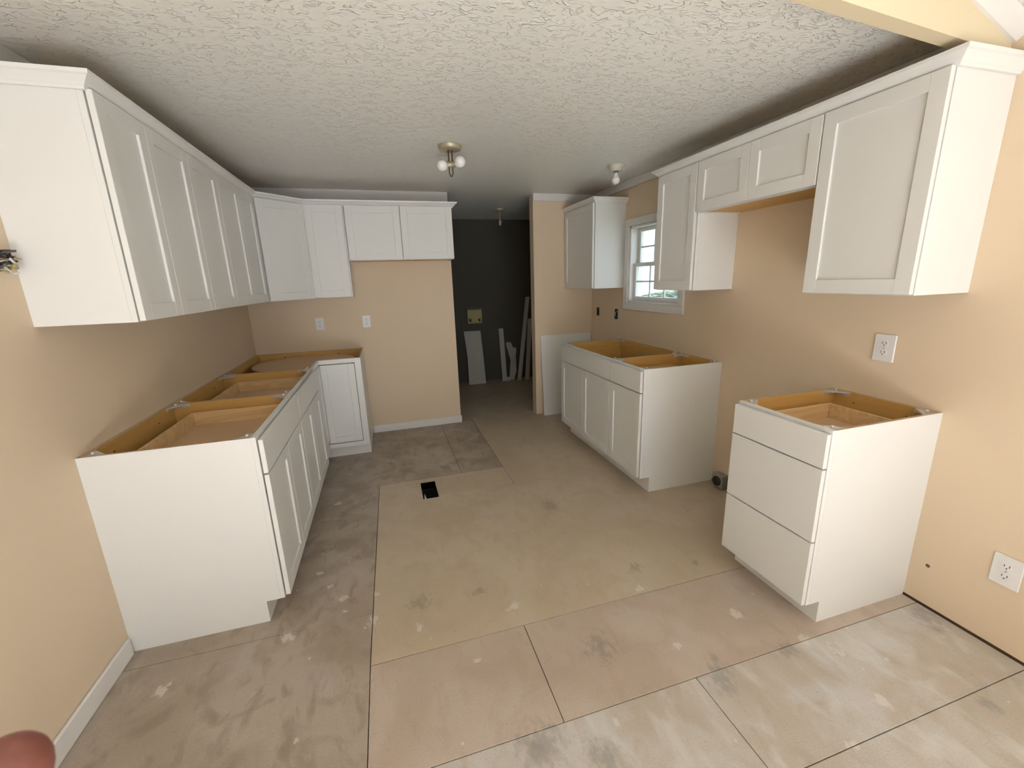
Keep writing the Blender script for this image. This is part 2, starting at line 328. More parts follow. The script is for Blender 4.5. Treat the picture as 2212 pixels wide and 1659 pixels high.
lw = MB(); lw.box(0.85, 0.95, B + .11, YF, 0, H, DRYWALL); struct(lw.build('wall_laundry_left'), 'dark side wall of the unlit laundry room', 'wall')
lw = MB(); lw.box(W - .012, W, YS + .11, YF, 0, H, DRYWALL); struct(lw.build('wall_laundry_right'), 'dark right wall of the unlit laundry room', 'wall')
# header between the front room and the kitchen, slightly out of square
hd = MB(); hy = lambda x: 1.136 - (W - x) * 0.098; TH = 0.05
pts = [(0, hy(0)), (W, hy(W)), (W, hy(W) + TH), (0, hy(0) + TH)]
hd.prism(pts, 2.188, 3.3, 2, YELLOW); struct(hd.build('wall_header'), 'cream painted dropped header above the near right wall cabinet', 'header')
cl = MB(); cl.box(-0.12, W + .14, hy(0) - .05, YF + .1, H, H + .1, CEIL); struct(cl.build('ceiling'), 'white stomp textured kitchen ceiling', 'ceiling')
# sloped ceiling of the front room with its cornice
zc = lambda x: 2.262 + (W - x) * 0.235
cl = MB(); cl.prism([(-.12, zc(-.12)), (W + .14, zc(W + .14)), (W + .14, zc(W + .14) + .08), (-.12, zc(-.12) + .08)], YH - .12, 1.14, 1, CEIL)
struct(cl.build('ceiling_front_room'), 'sloped white textured ceiling of the front room', 'ceiling')
cn = MB()
for x0, x1 in ((0, W),):
    a, b_ = Vector((x0, hy(x0))), Vector((x1, hy(x1)))
    vs = []
    for p in (a, b_):
        zz = zc(p.x)
        vs.append([cn.bm.verts.new((p.x, p.y + dy, zz + dz)) for dy, dz in ((-.0, -.038), (-.010, -.038), (-.045, -.012), (-.05, .0), (-.0, .0))])
    for k in range(5):
        f = cn.bm.faces.new([vs[0][k], vs[1][k], vs[1][(k + 1) % 5], vs[0][(k + 1) % 5]]); f.material_index = cn.mi(TRIM)
    cn.bm.faces.new(vs[0]); cn.bm.faces.new(vs[1][::-1])
struct(cn.build('trim_1'), 'white cornice where the cream header meets the sloped ceiling', 'trim')
# flat trim boards under the kitchen ceiling
t = MB(); t.box(0, XD, B - .016, B, H - .092, H, TRIM, .002); struct(t.build('trim_2'), 'white flat board under the ceiling above the refrigerator cabinets', 'trim')
t = MB(); t.box(XS, W, YS - .016, YS, H - .068, H, TRIM, .002); struct(t.build('trim_3'), 'white flat board under the ceiling on the short wall', 'trim')
t = MB(); t.box(W - .016, W, 1.2, YS - .016, H - .068, H, TRIM, .002); struct(t.build('trim_4'), 'white flat board under the ceiling along the window wall', 'trim')
t = MB(); t.box(0, .016, 1.0, B - .016, H - .06, H, TRIM, .002); struct(t.build('trim_5'), 'white flat board under the ceiling above the left cabinets', 'trim')
t = MB(); t.box(0, .014, YH, 1.862, 0, .082, TRIM, .004); struct(t.build('baseboard_left'), 'white baseboard running up to the left base cabinet', 'baseboard')
t = MB(); t.box(.935, XD + .01, B - .014, B, 0, .078, TRIM, .004); struct(t.build('baseboard_back'), 'white baseboard in the refrigerator space', 'baseboard')
# front room end wall with a wide glazed opening behind the camera
fw = MB()
for a in ((-.12, .3, 0, 3.3), (2.6, W + .14, 0, 3.3), (.3, 2.6, 2.15, 3.3), (.3, 2.6, 0, .1)): fw.box(a[0], a[1], YH - .12, YH, a[2], a[3], PAINT)
struct(fw.build('wall_front'), 'peach front room wall with a wide glazed opening', 'wall')

# ------------------------------------------------------------------ window in the right wall
win = bpy.data.objects.new('window_1', None); COL.objects.link(win); win.location = (W, 3.18, 1.24); struct(win, 'white double hung window with divided panes above the sink cabinet', 'window')
Y0, Y1, Z0, Z1 = 2.812, 3.54, 1.236, 1.905; CW = 0.062
for a in ((Y0 - CW, Y1 + CW, Z0 - CW, Z0), (Y0 - CW, Y1 + CW, Z1, Z1 + CW), (Y0 - CW, Y0, Z0, Z1), (Y1, Y1 + CW, Z0, Z1)):
    MB().box(W - .018, W, a[0], a[1], a[2], a[3], TRIM, .003).build('casing', win)
b = MB()
for a in ((Y0, Y0 + .022, Z0, Z1), (Y1 - .022, Y1, Z0, Z1), (Y0, Y1, Z0, Z0 + .02), (Y0, Y1, Z1 - .02, Z1)): b.box(W - .004, W + .13, a[0], a[1], a[2], a[3], PLASTIC, .002)
b.build('window_frame', win)
def sash(x0, x1, z0, z1, name):
    s = MB(); st = .036; a, c = Y0 + .024, Y1 - .024
    s.box(x0, x1, a, a + st, z0, z1, PLASTIC, .002); s.box(x0, x1, c - st, c, z0, z1, PLASTIC, .002)
    s.box(x0, x1, a + st, c - st, z0, z0 + st, PLASTIC, .002); s.box(x0, x1, a + st, c - st, z1 - st * .8, z1, PLASTIC, .002)
    o = s.build(name, win); xm = (x0 + x1) / 2; gy0, gy1, gz0, gz1 = a + st, c - st, z0 + st, z1 - st * .8
    MB().box(xm - .002, xm + .002, gy0, gy1, gz0, gz1, GLASS).build('pane', o)
    for k in (1, 2):
        y = gy0 + (gy1 - gy0) * k / 3; MB().box(xm - .006, xm + .006, y - .007, y + .007, gz0, gz1, PLASTIC).build('muntin', o)
    z = (gz0 + gz1) / 2; MB().box(xm - .0062, xm + .0062, gy0, gy1, z - .007, z + .007, PLASTIC).build('muntin', o)
sash(W + .035, W + .065, Z0 + .021, 1.585, 'lower_sash'); sash(W + .072, W + .10, 1.555, Z1 - .021, 'upper_sash')

# front room side window (behind the camera, gives light)
w2 = MB()
for a in ((-2.0, -1.95, .7, 2.0), (-.75, -.7, .7, 2.0), (-1.37, -1.33, .7, 2.0), (-2.0, -.7, .7, .75), (-2.0, -.7, 1.95, 2.0)): w2.box(W + .02, W + .08, a[0], a[1], a[2], a[3], PLASTIC)
struct(w2.build('window_2'), 'white framed side window of the front room', 'window')

# ------------------------------------------------------------------ outdoors
g = MB(); n = 14
grid = [[g.bm.verts.new((W + .3 + i * 2.2, -8 + j * 2.2, -.5 + 0.020 * (i * 2.2) ** 1.55 + 0.12 * math.sin(i + j * .7))) for j in range(n)] for i in range(n)]
for i in range(n - 1):
    for j in range(n - 1): f = g.bm.faces.new([grid[i][j], grid[i + 1][j], grid[i + 1][j + 1], grid[i][j + 1]]); f.material_index = g.mi(GRASS); f.smooth = True
struct(g.build('ground'), 'sunlit green lawn rising behind the house', 'ground')
def tree(x, y, z, h, m, label):
    t = thing('tree', (x, y, z), label, 'tree', 'trees beyond the lawn')
    tr = MB(); tr.tube([(x, y, z - .2), (x + .05, y, z + h * .4), (x + .1, y + .1, z + h * .8)], [.12, .09, .04], BARK, 8)
    for k in range(7):
        a = random.uniform(0, 6.28); z0 = z + h * random.uniform(.3, .7); tr.tube([(x + .06, y + .03, z0), (x + math.cos(a) * h * .15, y + math.sin(a) * h * .15, z0 + h * .12), (x + math.cos(a) * h * .28, y + math.sin(a) * h * .28, z0 + h * .28)], [.05, .03, .012], BARK, 6)
    tr.build('trunk', t)
    lf = MB(); mi = lf.mi(m)
    for k in range(900):
        d = Vector((random.gauss(0, 1), random.gauss(0, 1), random.gauss(0, 1))).normalized() * (random.random() ** .4) * h * .36
        c = Vector((x, y, z + h * .66)) + d; a = Vector((random.gauss(0, 1), random.gauss(0, 1), random.gauss(0, 1))).normalized() * .13; e = a.orthogonal().normalized() * .08
        f = lf.bm.faces.new([lf.bm.verts.new(c - a), lf.bm.verts.new(c + e), lf.bm.verts.new(c + a), lf.bm.verts.new(c - e)]); f.material_index = mi
    o = lf.build('foliage', t); o['kind'] = 'stuff'
for x, y, h, m, lb in ((11, 8.4, 4.6, LEAF, 'pale green tree seen through the left side of the window'), (13, 11.0, 5.2, LEAFO, 'orange brown tree seen through the middle of the window'), (15.5, 13.5, 5.6, LEAF, 'tall light green tree seen farthest up the lawn'), (9.6, 4.0, 3.4, LEAFO, 'tan leafed tree seen low through the right side of the window')):
    tree(x, y, -.5 + 0.020 * (x - W) ** 1.55, h, m, lb)

# ------------------------------------------------------------------ cabinet parts
ZX = Vector((0, 0, 0))
class Run:
    """a straight run of cabinets: u runs along the wall, n points out of the wall"""
    def __init__(s, o, u, n): s.fr = (Vector(o), Vector(u), Vector(n))
    def mb(s): return MB(s.fr)
def shaker(r, parent, u0, u1, nf, z0, z1, name='door', st=.057):
    """shaker door: raised frame and recessed panel; nf = back face of the door"""
    t = .019; b = r.mb(); e = .0015
    b.box(u0, u0 + st, nf, nf + t, z0, z1, WHITE, e); b.box(u1 - st, u1, nf, nf + t, z0, z1, WHITE, e)
    b.box(u0 + st, u1 - st, nf + .0002, nf + t - .0002, z0, z0 + st, WHITE, e * .5); b.box(u0 + st, u1 - st, nf + .0002, nf + t - .0002, z1 - st, z1, WHITE, e * .5)
    d = b.build(name, parent)
    p = r.mb(); p.box(u0 + st - .004, u1 - st + .004, nf + .003, nf + .010, z0 + st - .004, z1 - st + .004, WHITE); p.build('recessed_panel', d); return d
def slab(r, parent, u0, u1, nf, z0, z1, name='drawer_front'):
    b = r.mb(); b.box(u0, u1, nf, nf + .019, z0, z1, WHITE, .0018); return b.build(name, parent)
GAPD = .005
def wall_cab(r, u0, u1, dep, z0, z1, doors, label, cat='wall cabinet', group=None, bottom=WHITE, zd1=2.118):
    o, u, n = r.fr; base = o + u * ((u0 + u1) / 2) + Vector((0, 0, z0))
    t = thing('wall_cabinet', base, label, cat, group)
    b = r.mb(); T = .012; ff = dep - .019
    # box: two sides, top, bottom, back
    b.box(u0, u0 + T, 0, ff, z0, z1, WHITE, .0006); b.box(u1 - T, u1, 0, ff, z0, z1, WHITE, .0006)
    b.box(u0 + T, u1 - T, 0, ff, z0 + .004, z0 + .016, bottom); b.box(u0 + T, u1 - T, 0, ff, z1 - .012, z1, WOODD); b.box(u0 + T, u1 - T, 0, .008, z0 + .016, z1 - .012, WOODD)
    b.build('carcass', t)
    b = r.mb(); fw = .038
    b.box(u0, u0 + fw, ff, dep, z0, z1, WHITE, .0012); b.box(u1 - fw, u1, ff, dep, z0, z1, WHITE, .0012)
    b.box(u0 + fw, u1 - fw, ff, dep, z0, z0 + .03, WHITE); b.box(u0 + fw, u1 - fw, ff, dep, z1 - .04, z1, WHITE); b.build('face_frame', t)
    if len(doors) > 1:
        m_ = (doors[0][1] + doors[1][0]) / 2; b = r.mb(); b.box(m_ - .02, m_ + .02, ff, dep - .001, z0 + .03, z1 - .04, WHITE); b.build('center_stile', t)
    for a, c in doors: shaker(r, t, a + .0015, c - .0015, dep + GAPD, z0 + .004, zd1)
    return t
def corner_brace(r, parent, u, n, su, sn, h, L=.075):
    b = r.mb(); b.prism([(u, n), (u + su * L, n), (u, n + sn * L)], h - .007, h - .003, 2, CLEAR)
    b.box(min(u, u + su * L), max(u, u + su * L), min(n, n + sn * .003), max(n, n + sn * .003), h - .02, h - .007, CLEAR); b.box(min(u, u + su * .003), max(u, u + su * .003), min(n, n + sn * L), max(n, n + sn * L), h - .02, h - .007, CLEAR)
    b.lathe([(.006, -.002), (.006, .007), (.003, .009)], (u + su * .02, n + sn * .02, h), CLEAR, 10); return b.build('corner_brace', parent)
def base_cab(r, u0, u1, dep, h, k, label, doors, drawers, box=None, ends=(False, False), toe=.076, zdoor=.127, group=None, zdt=.708):
    o, u, n = r.fr; t = thing('base_cabinet', o + u * ((u0 + u1) / 2), label, 'base cabinet', group)
    T = .013; ff = dep - .019; INS = {0: WOODY}
    for side in (0, 1):
        b = r.mb(); a0, a1 = (u0, u0 + T) if side == 0 else (u1 - T, u1)
        pts = [(0, 0), (dep - toe, 0), (dep - toe, k), (ff, k), (ff, h), (0, h)]
        b.prism(pts, a0, a1, 0, WHITE, caps=((WHITE, WOODY) if side == 0 else (WOODY, WHITE)))
        for f in b.bm.faces:
            if abs(f.calc_center_median().z - h) < 1e-4: f.material_index = b.mi(PLY)
        b.build('side_panel', t)
    b = r.mb(); b.box(u0 + T, u1 - T, 0, .008, .1, h, WOODD, top=PLY); b.box(u0 + T, u1 - T, .008, .018, h - .10, h - .001, WOODD, top=PLY)
    for uu in (u0 + (u1 - u0) * .25, u0 + (u1 - u0) * .75): b.lathe([(.005, 0), (.005, .003), (.001, .004)], (uu, .018, h - .05), BRONZE, 8, Matrix.Rotation(math.radians(-90 if n.y == 0 else 90), 3, 'X') if False else None)
    b.build('back_panel', t)
    b = r.mb(); b.box(u0 + T, u1 - T, .008, ff, k - .002, k + .010, WOODY); b.build('bottom_panel', t)
    b = r.mb(); fw = .038
    b.box(u0, u0 + fw, ff, dep, k, h, WHITE, .001); b.box(u1 - fw, u1, ff, dep, k, h, WHITE, .001); b.box(u0 + fw, u1 - fw, ff, dep, h - .038, h - .0002, WHITE, .001); b.box(u0 + fw, u1 - fw, ff, dep, k, k + .03, WHITE)
    b.build('face_frame', t)
    b = r.mb(); b.box(u0 + T, u1 - T, dep - toe - .012, dep - toe, 0, k, WHITE); b.build('toe_kick', t)
    for a, c in doors: shaker(r, t, a + .0015, c - .0015, dep + GAPD, zdoor, zdt)
    for a, c, z0, z1 in drawers: slab(r, t, a + .0015, c - .0015, dep + GAPD, z0, z1)
    if box:
        a, c, n0, n1, z0, z1 = box; d = r.mb(); q = .012
        d.box(a, a + q, n0, n1, z0, z1, DRAWW, .001); d.box(c - q, c, n0, n1, z0, z1, DRAWW, .001); d.box(a + q, c - q, n0, n0 + q, z0, z1 - .001, DRAWW, .001); d.box(a + q, c - q, n1 - q, n1, z0, z1 - .001, DRAWW, .001)
        dd = d.build('drawer_box', t); d = r.mb(); d.box(a + q, c - q, n0 + q, n1 - q, z0 + .008, z0 + .014, SHELF); d.build('drawer_bottom', dd)
    for uu, su in ((u0 + T, 1), (u1 - T, -1)):
        for nn, sn in ((.018, 1), (ff, -1)): corner_brace(r, t, uu, nn, su, sn, h)
    return t

RL = Run((0, 0, 0), (0, 1, 0), (1, 0, 0))            # left wall: u = y, n = x
RR = Run((W, 0, 0), (0, 1, 0), (-1, 0, 0))           # right wall: u = y, n = W - x
RB = Run((0, B, 0), (1, 0, 0), (0, -1, 0))           # back wall: u = x, n = B - y

# --- upper cabinets, left wall
DUL, ZU, ZT = .300, 1.370, 2.13
wall_cab(RL, 1.872, 2.192, DUL, ZU, ZT, [(1.872, 2.192)], 'narrow single door white wall cabinet, nearest end of the left run')
wall_cab(RL, 2.192, 2.954, DUL, ZU, ZT, [(2.192, 2.573), (2.573, 2.954)], 'white double door wall cabinet in the middle of the left run')
wall_cab(RL, 2.954, 3.716, DUL, ZU, ZT, [(2.954, 3.335), (3.335, 3.690)], 'white double door wall cabinet on the left run touching the angled corner cabinet')
# --- diagonal corner wall cabinet
def diag():
    a = B - .610; t = thing('corner_wall_cabinet', (.25, B - .25, ZU), 'angled single door white wall cabinet in the back left corner', 'wall cabinet')
    e = .002; pts = [(e, a + e), (DUL, a + e), (.595, B - .310), (.595, B - e), (e, B - e)]
    MB().prism(pts, ZU, ZT, 2, WHITE, caps=(WHITE, WOODD)).build('carcass', t)
    p0, p1 = Vector((DUL, a, 0)), Vector((.595, B - .310, 0)); d = (p1 - p0); L = d.length; d.normalize(); nn = Vector((d.y, -d.x, 0))
    r = Run(p0, d, nn); b = r.mb(); b.box(0.0, .03, 0, .016, ZU, ZT, WHITE); b.box(L - .03, L, 0, .016, ZU, ZT, WHITE); b.box(.03, L - .03, 0, .016, ZU, ZU + .03, WHITE); b.box(.03, L - .03, 0, .016, ZT - .04, ZT, WHITE); b.build('face_frame', t)
    shaker(r, t, .008, L - .020, .016 + GAPD, ZU + .004, 2.118); return t
diag()
# --- back wall uppers
DUB = .310
wall_cab(RB, .597, .910, DUB, 1.375, ZT, [(.604, .902)], 'narrow single door white wall cabinet between corner and refrigerator cabinets')
wall_cab(RB, .912, 1.818, DUB, 1.677, ZT, [(.917, 1.363), (1.367, 1.818)], 'short double door white wall cabinet over the refrigerator space', bottom=WOODD)
# --- right wall uppers
DUR = .303
wall_cab(RR, 1.105, 1.534, DUR, 1.374, ZT, [(1.105, 1.534)], 'tall single door white wall cabinet at the near right under the header', zd1=2.116)
wall_cab(RR, 1.536, 2.298, DUR, 1.835, ZT, [(1.538, 1.917), (1.917, 2.296)], 'short double door white wall cabinet over the empty range space', bottom=WOODD, zd1=2.116)
wall_cab(RR, 2.300, 2.684, DUR, 1.374, ZT, [(2.302, 2.684)], 'narrow white wall cabinet partly covering the right side of the window', zd1=2.116)
wall_cab(RR, 3.626, 4.255, .306, 1.371, ZT, [(3.628, 4.250)], 'single door white wall cabinet left of the window beside the short wall', zd1=2.116)
# --- crown moulding: profile swept along a path in plan
PROF = [(0.0, 2.112), (.010, 2.112), (.012, 2.120), (.016, 2.123), (.022, 2.130), (.036, 2.143), (.044, 2.147), (.046, 2.158), (0.0, 2.158)]
def crown(path, name, label, base=2.112):
    """path: plan points along the cabinet faces; outward side is to the right of travel"""
    b = MB(); rings = []; P = [Vector(p) for p in path]
    for i, p in enumerate(P):
        d0 = (P[i] - P[i - 1]).normalized() if i else (P[1] - P[0]).normalized(); d1 = (P[i + 1] - P[i]).normalized() if i < len(P) - 1 else d0
        n0 = Vector((d0.y, -d0.x)); n1 = Vector((d1.y, -d1.x)); m = (n0 + n1); m = m / m.dot(n0) if m.length > 1e-6 else n0
        rings.append([b.bm.verts.new((p.x + m.x * w, p.y + m.y * w, z)) for w, z in PROF])
    k = len(PROF); mi = b.mi(TRIM if False else WHITE)
    for A, C in zip(rings, rings[1:]):
        for j in range(k): b.bm.faces.new([A[j], C[j], C[(j + 1) % k], A[(j + 1) % k]]).material_index = mi
    b.bm.faces.new(rings[0]); b.bm.faces.new(rings[-1][::-1])
    o = b.build(name); return tag(o, label, 'crown molding', 'crown moldings on the wall cabinets')
q = .001
crown([(0, 1.872 - q), (DUL + q, 1.872 - q), (DUL + q, B - .612), (.598, B - .312), (1.82, B - .312), (1.82, B)], 'crown_molding', 'white crown molding along the top of the left and back wall cabinets')
crown([(W, 2.686), (W - DUR - q, 2.686), (W - DUR - q, 1.104), (W, 1.104)], 'crown_molding', 'white crown molding along the top of the right wall cabinets')
crown([(W - .307, 4.256), (W - .307, 3.625), (W, 3.625)], 'crown_molding', 'white crown molding on the wall cabinet left of the window')

# --- base cabinets, left wall
DL, HL = .600, .880
base_cab(RL, 1.877, 2.639, DL, HL, .105, 'open topped white base cabinet, nearest end of the left run', [(1.879, 2.258), (2.258, 2.637)], [(1.879, 2.637, .715, .866)], (1.905, 2.575, .115, .585, .755, .838), zdoor=.115)
base_cab(RL, 2.639, 3.401, DL, HL, .105, 'open topped white base cabinet beside the corner cabinet on the left run', [(2.641, 3.020), (3.020, 3.399)], [(2.641, 3.399, .715, .866)], (2.675, 3.335, .115, .585, .755, .838), zdoor=.115)
# --- corner base cabinet with turntable shelf
def corner_base():
    t = thing('corner_base_cabinet', (.3, B - .3, 0), 'open topped L shaped white base cabinet with round turntable shelf in the corner', 'base cabinet')
    a = B - .925; xf, yf, xe, T, k, h = .600, B - .600, .925, .013, .105, HL
    b = MB(); b.prism([(B - .0005, 0), (yf + .0882, 0), (yf + .0882, k), (yf + .0192, k), (yf + .0192, h), (B - .0005, h)], xe - T, xe, 0, WHITE, caps=(WOODY, WHITE))
    for f in b.bm.faces:
        if abs(f.calc_center_median().z - h) < 1e-4: f.material_index = b.mi(PLY)
    b.build('side_panel', t, 'white end panel facing the refrigerator space')
    b = MB(); b.box(0, xf - .019, a, a + T, .1, h, WOODY, top=PLY); b.build('side_panel', t)
    b = MB(); b.box(.001, .012, a + T, B - .001, .1, h, WOODD, top=PLY); b.box(.012, xe - T, B - .012, B - .001, .1, h, WOODY, top=PLY)
    b.box(.012, .03, a + T, B - .012, h - .10, h - .001, WOODD, top=PLY); b.box(.03, xe - T, B - .03, B - .012, h - .10, h - .001, WOODY, top=PLY)
    b.build('back_panel', t)
    for xx in (.24, .70): MB().lathe([(.006, 0), (.006, .003), (.001, .004)], (xx, B - .03, h - .035), BRONZE, 8, Matrix.Rotation(math.radians(90), 3, 'X')).build('screw', t)
    b = MB(); b.prism([(.012, a + T), (xf - .02, a + T), (xf - .02, yf + .02), (xe - T, yf + .02), (xe - T, B - .012), (.012, B - .012)], k, k + .012, 2, WOODY); b.build('bottom_panel', t)
    # face frame: two legs meeting in the inner corner, doors set inside it
    b = MB(); f = .045
    b.box(xf - .019, xf, a, a + .035, k, h, WHITE); b.box(xf - .019, xf, a + .035, yf, h - f * .8, h, WHITE); b.box(xf - .019, xf, a + .035, yf, k, k + .04, WHITE)
    b.box(xe - .05, xe, yf, yf + .019, k, h, WHITE); b.box(xf - .019, xe - .05, yf, yf + .019, h - f * .8, h, WHITE); b.box(xf - .019, xe - .05, yf, yf + .019, k, k + .04, WHITE); b.build('face_frame', t)
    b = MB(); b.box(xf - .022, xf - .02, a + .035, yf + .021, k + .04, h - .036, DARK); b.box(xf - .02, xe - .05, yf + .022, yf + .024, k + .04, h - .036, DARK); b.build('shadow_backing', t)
    ry = Run((0, yf, 0), (1, 0, 0), (0, -1, 0)); shaker(ry, t, xf + .003, xe - .054, -.016, .152, h - .042, st=.05)
    rx = Run((xf, 0, 0), (0, 1, 0), (1, 0, 0)); shaker(rx, t, a + .038, yf - .003, -.016, .152, h - .042, st=.05)
    b = MB(); b.prism([(xf - .076, a), (xf - .076, yf + .076), (xe, yf + .076), (xe, yf + .088), (xf - .088, yf + .088), (xf - .088, a)], 0, k, 2, WHITE); b.build('toe_kick', t)
    def pie(z):
        cx, cy, R_ = .475, B - .430, .398; nx, ny = xf - .032, yf + .032; a0 = math.atan2(-math.sqrt(R_**2 - (nx - cx)**2), nx - cx); a1 = math.atan2(ny - cy, math.sqrt(R_**2 - (ny - cy)**2))
        pts = [(nx, ny)] + [(cx + R_ * math.cos(a1 + (a0 + 2 * math.pi - a1) * k / 60), cy + R_ * math.sin(a1 + (a0 + 2 * math.pi - a1) * k / 60)) for k in range(61)]
        return MB().prism(pts, z - .012, z, 2, SHELF)
    pie(.850).build('turntable_shelf', t, 'round tan turntable shelf')
    MB().lathe([(.012, 0), (.012, .72)], (.475, B - .430, .117), GALV, 12).build('turntable_post', t)
    pie(.43).build('lower_shelf', t)
    corner_brace(RL, t, a + T, .03, 1, 1, h); corner_brace(RL, t, a + T, xf - .019, 1, -1, h); return t
corner_base()
# --- right wall bases
base_cab(RR, 2.732, 3.640, .610, .884, .112, 'open topped white sink base cabinet under the window, farthest on the right wall', [(2.734, 3.184), (3.184, 3.638)], [(2.734, 3.638, .728, .870)], None, zdt=.720, zdoor=.125)
base_cab(RR, 2.328, 2.730, .610, .884, .112, 'open topped single door white base cabinet joined to the sink base', [(2.330, 2.728)], [(2.330, 2.728, .728, .870)], (2.365, 2.690, .13, .59, .735, .815), zdt=.720, zdoor=.125)
base_cab(RR, 1.100, 1.550, .608, .885, .106, 'freestanding open topped white base cabinet with three drawer fronts', [], [(1.098, 1.550, .732, .872), (1.098, 1.550, .412, .726), (1.098, 1.550, .112, .406)], (1.175, 1.475, .125, .585, .755, .840))

# ------------------------------------------------------------------ outlets
def outlet(o, u, n, label, w=.075, h=.118, name='wall_outlet', duplex=True, group=None):
    r = Run(o, u, n); t = thing(name, o, label, 'outlet', group)
    b = r.mb(); b.box(-w / 2, w / 2, 0, .007, -h / 2, h / 2, PLASTIC, .0025); b.build('cover_plate', t)
    for zz in ((.021, -.021) if duplex else (0,)):
        b = r.mb(); pts = [(.0165 * math.cos(a), zz + max(-.013, min(.013, .0165 * math.sin(a)))) for a in [2 * math.pi * k / 20 for k in range(20)]]
        b.prism(pts, .006, .0095, 1, PLASTIC); ro = b.build('receptacle', t)
        b = r.mb(); b.box(-.0085, -.006, .009, .0098, zz - .001, zz + .008, SLOT); b.box(.006, .0085, .009, .0098, zz - .001, zz + .007, SLOT); b.box(-.0022, .0022, .009, .0098, zz - .0095, zz - .005, SLOT); b.build('slots', ro)
    b = r.mb(); b.lathe([(.003, 0), (.0025, .0015)], (0, .0072, 0), GALV, 8, Matrix.Rotation(math.radians(-90), 3, 'X')); b.build('screw', t); return t
outlet(Vector((.569, B, 1.129)), Vector((1, 0, 0)), Vector((0, -1, 0)), 'white outlet on the back wall, left of the two, under the corner cabinet')
outlet(Vector((.985, B, 1.129)), Vector((1, 0, 0)), Vector((0, -1, 0)), 'white outlet on the back wall in the refrigerator space')
outlet(Vector((W, 1.357, 1.120)), Vector((0, 1, 0)), Vector((-1, 0, 0)), 'white outlet above the freestanding drawer cabinet', w=.088, h=.125)
outlet(Vector((W, .807, .335)), Vector((0, 1, 0)), Vector((-1, 0, 0)), 'white outlet low on the right wall near the floor', w=.085, h=.125)
# hole and open boxes
def switch_box(y, z, label, m, w=.05, h=.09):
    t = thing('open_wall_box', (W, y, z), label, 'electrical box'); r = Run((W, y, z), (0, 1, 0), (-1, 0, 0))
    b = r.mb()
    for a in ((-w / 2, -w / 2 + .004, -h / 2, h / 2), (w / 2 - .004, w / 2, -h / 2, h / 2), (-w / 2, w / 2, h / 2 - .004, h / 2), (-w / 2, w / 2, -h / 2, -h / 2 + .004)): b.box(a[0], a[1], .0, .005, a[2], a[3], m)
    b.build('box', t); b = r.mb(); b.box(-w / 2 + .004, w / 2 - .004, .0005, .0015, -h / 2 + .004, h / 2 - .004, DARK); b.build('opening', t)
    b = r.mb(); b.tube([(-.008, .002, .03), (0, .012, .012), (.006, .01, -.01), (-.006, .006, -.03)], .003, WWIRE if m is BLUEBOX else DUSTYW, 6); b.build('wire', t); return t
switch_box(4.12, 1.118, 'ragged dark opening in the wall beside the corner below the far wall cabinet', DUSTYW, .05, .085)
switch_box(3.742, 1.116, 'blue electrical box without cover below the window corner', BLUEBOX, .055, .10)
h_ = MB(Run((W, 1.036, .196), (0, 1, 0), (-1, 0, 0)).fr); h_.lathe([(.0085, 0), (.0075, .0012), (.003, .0014)], (0, 0, 0), SILLW, 12, Matrix.Rotation(math.radians(-90), 3, 'X')); tag(h_.build('pipe_hole'), 'small round dark hole low in the right wall', 'hole')
# range receptacle on the floor
t = thing('range_receptacle', (W - .05, 2.2, 0), 'grey metal range receptacle box with round black socket at the wall base', 'outlet')
b = MB(); b.box(W - .062, W - .002, 2.165, 2.258, .012, .105, GALV, .003); b.build('box', t)
b = MB(); b.lathe([(.034, 0), (.034, .008), (.03, .012), (.022, .010), (.012, .011)], (W - .062, 2.212, .058), BLACK, 20, Matrix.Rotation(math.radians(-90), 3, 'Y')); b.build('socket', t)
b = MB(); b.box(W - .004, W - .0005, 2.10, 2.165, .015, .105, GALV); b.build('mounting_plate', t)

# hanging wires at the left edge
t = thing('wall_light_wires', (0, 1.80, 1.59), 'tangle of loose wires hanging out of a hole left of the wall cabinets', 'wires')
r = RL; b = r.mb(); b.lathe([(.036, 0), (.036, .003), (.030, .004)], (1.80, 0, 1.59), DUSTYW, 16, Matrix.Rotation(math.radians(-90), 3, 'X')); b.build('wall_hole', t)
rnd = random.Random(3)
for k, (m, rad) in enumerate(((DUSTYW, .004), (DUSTYW, .005), (BLACK, .004), (CWIRE, .0016), (WWIRE, .0035), (DUSTYW, .004), (YBOX, .006), (WWIRE, .003))):
    z0 = 1.615 - k * .008; p = Vector((1.80, 0, z0)); pts = [p]
    for s in range(5): pts.append(Vector((1.80 + rnd.uniform(-.02, .045), .008 + rnd.uniform(0, .012) + s * .005, z0 + rnd.uniform(-.012, .012))))
    b = r.mb(); b.tube(pts, rad, m, 7); b.build('wire', t)

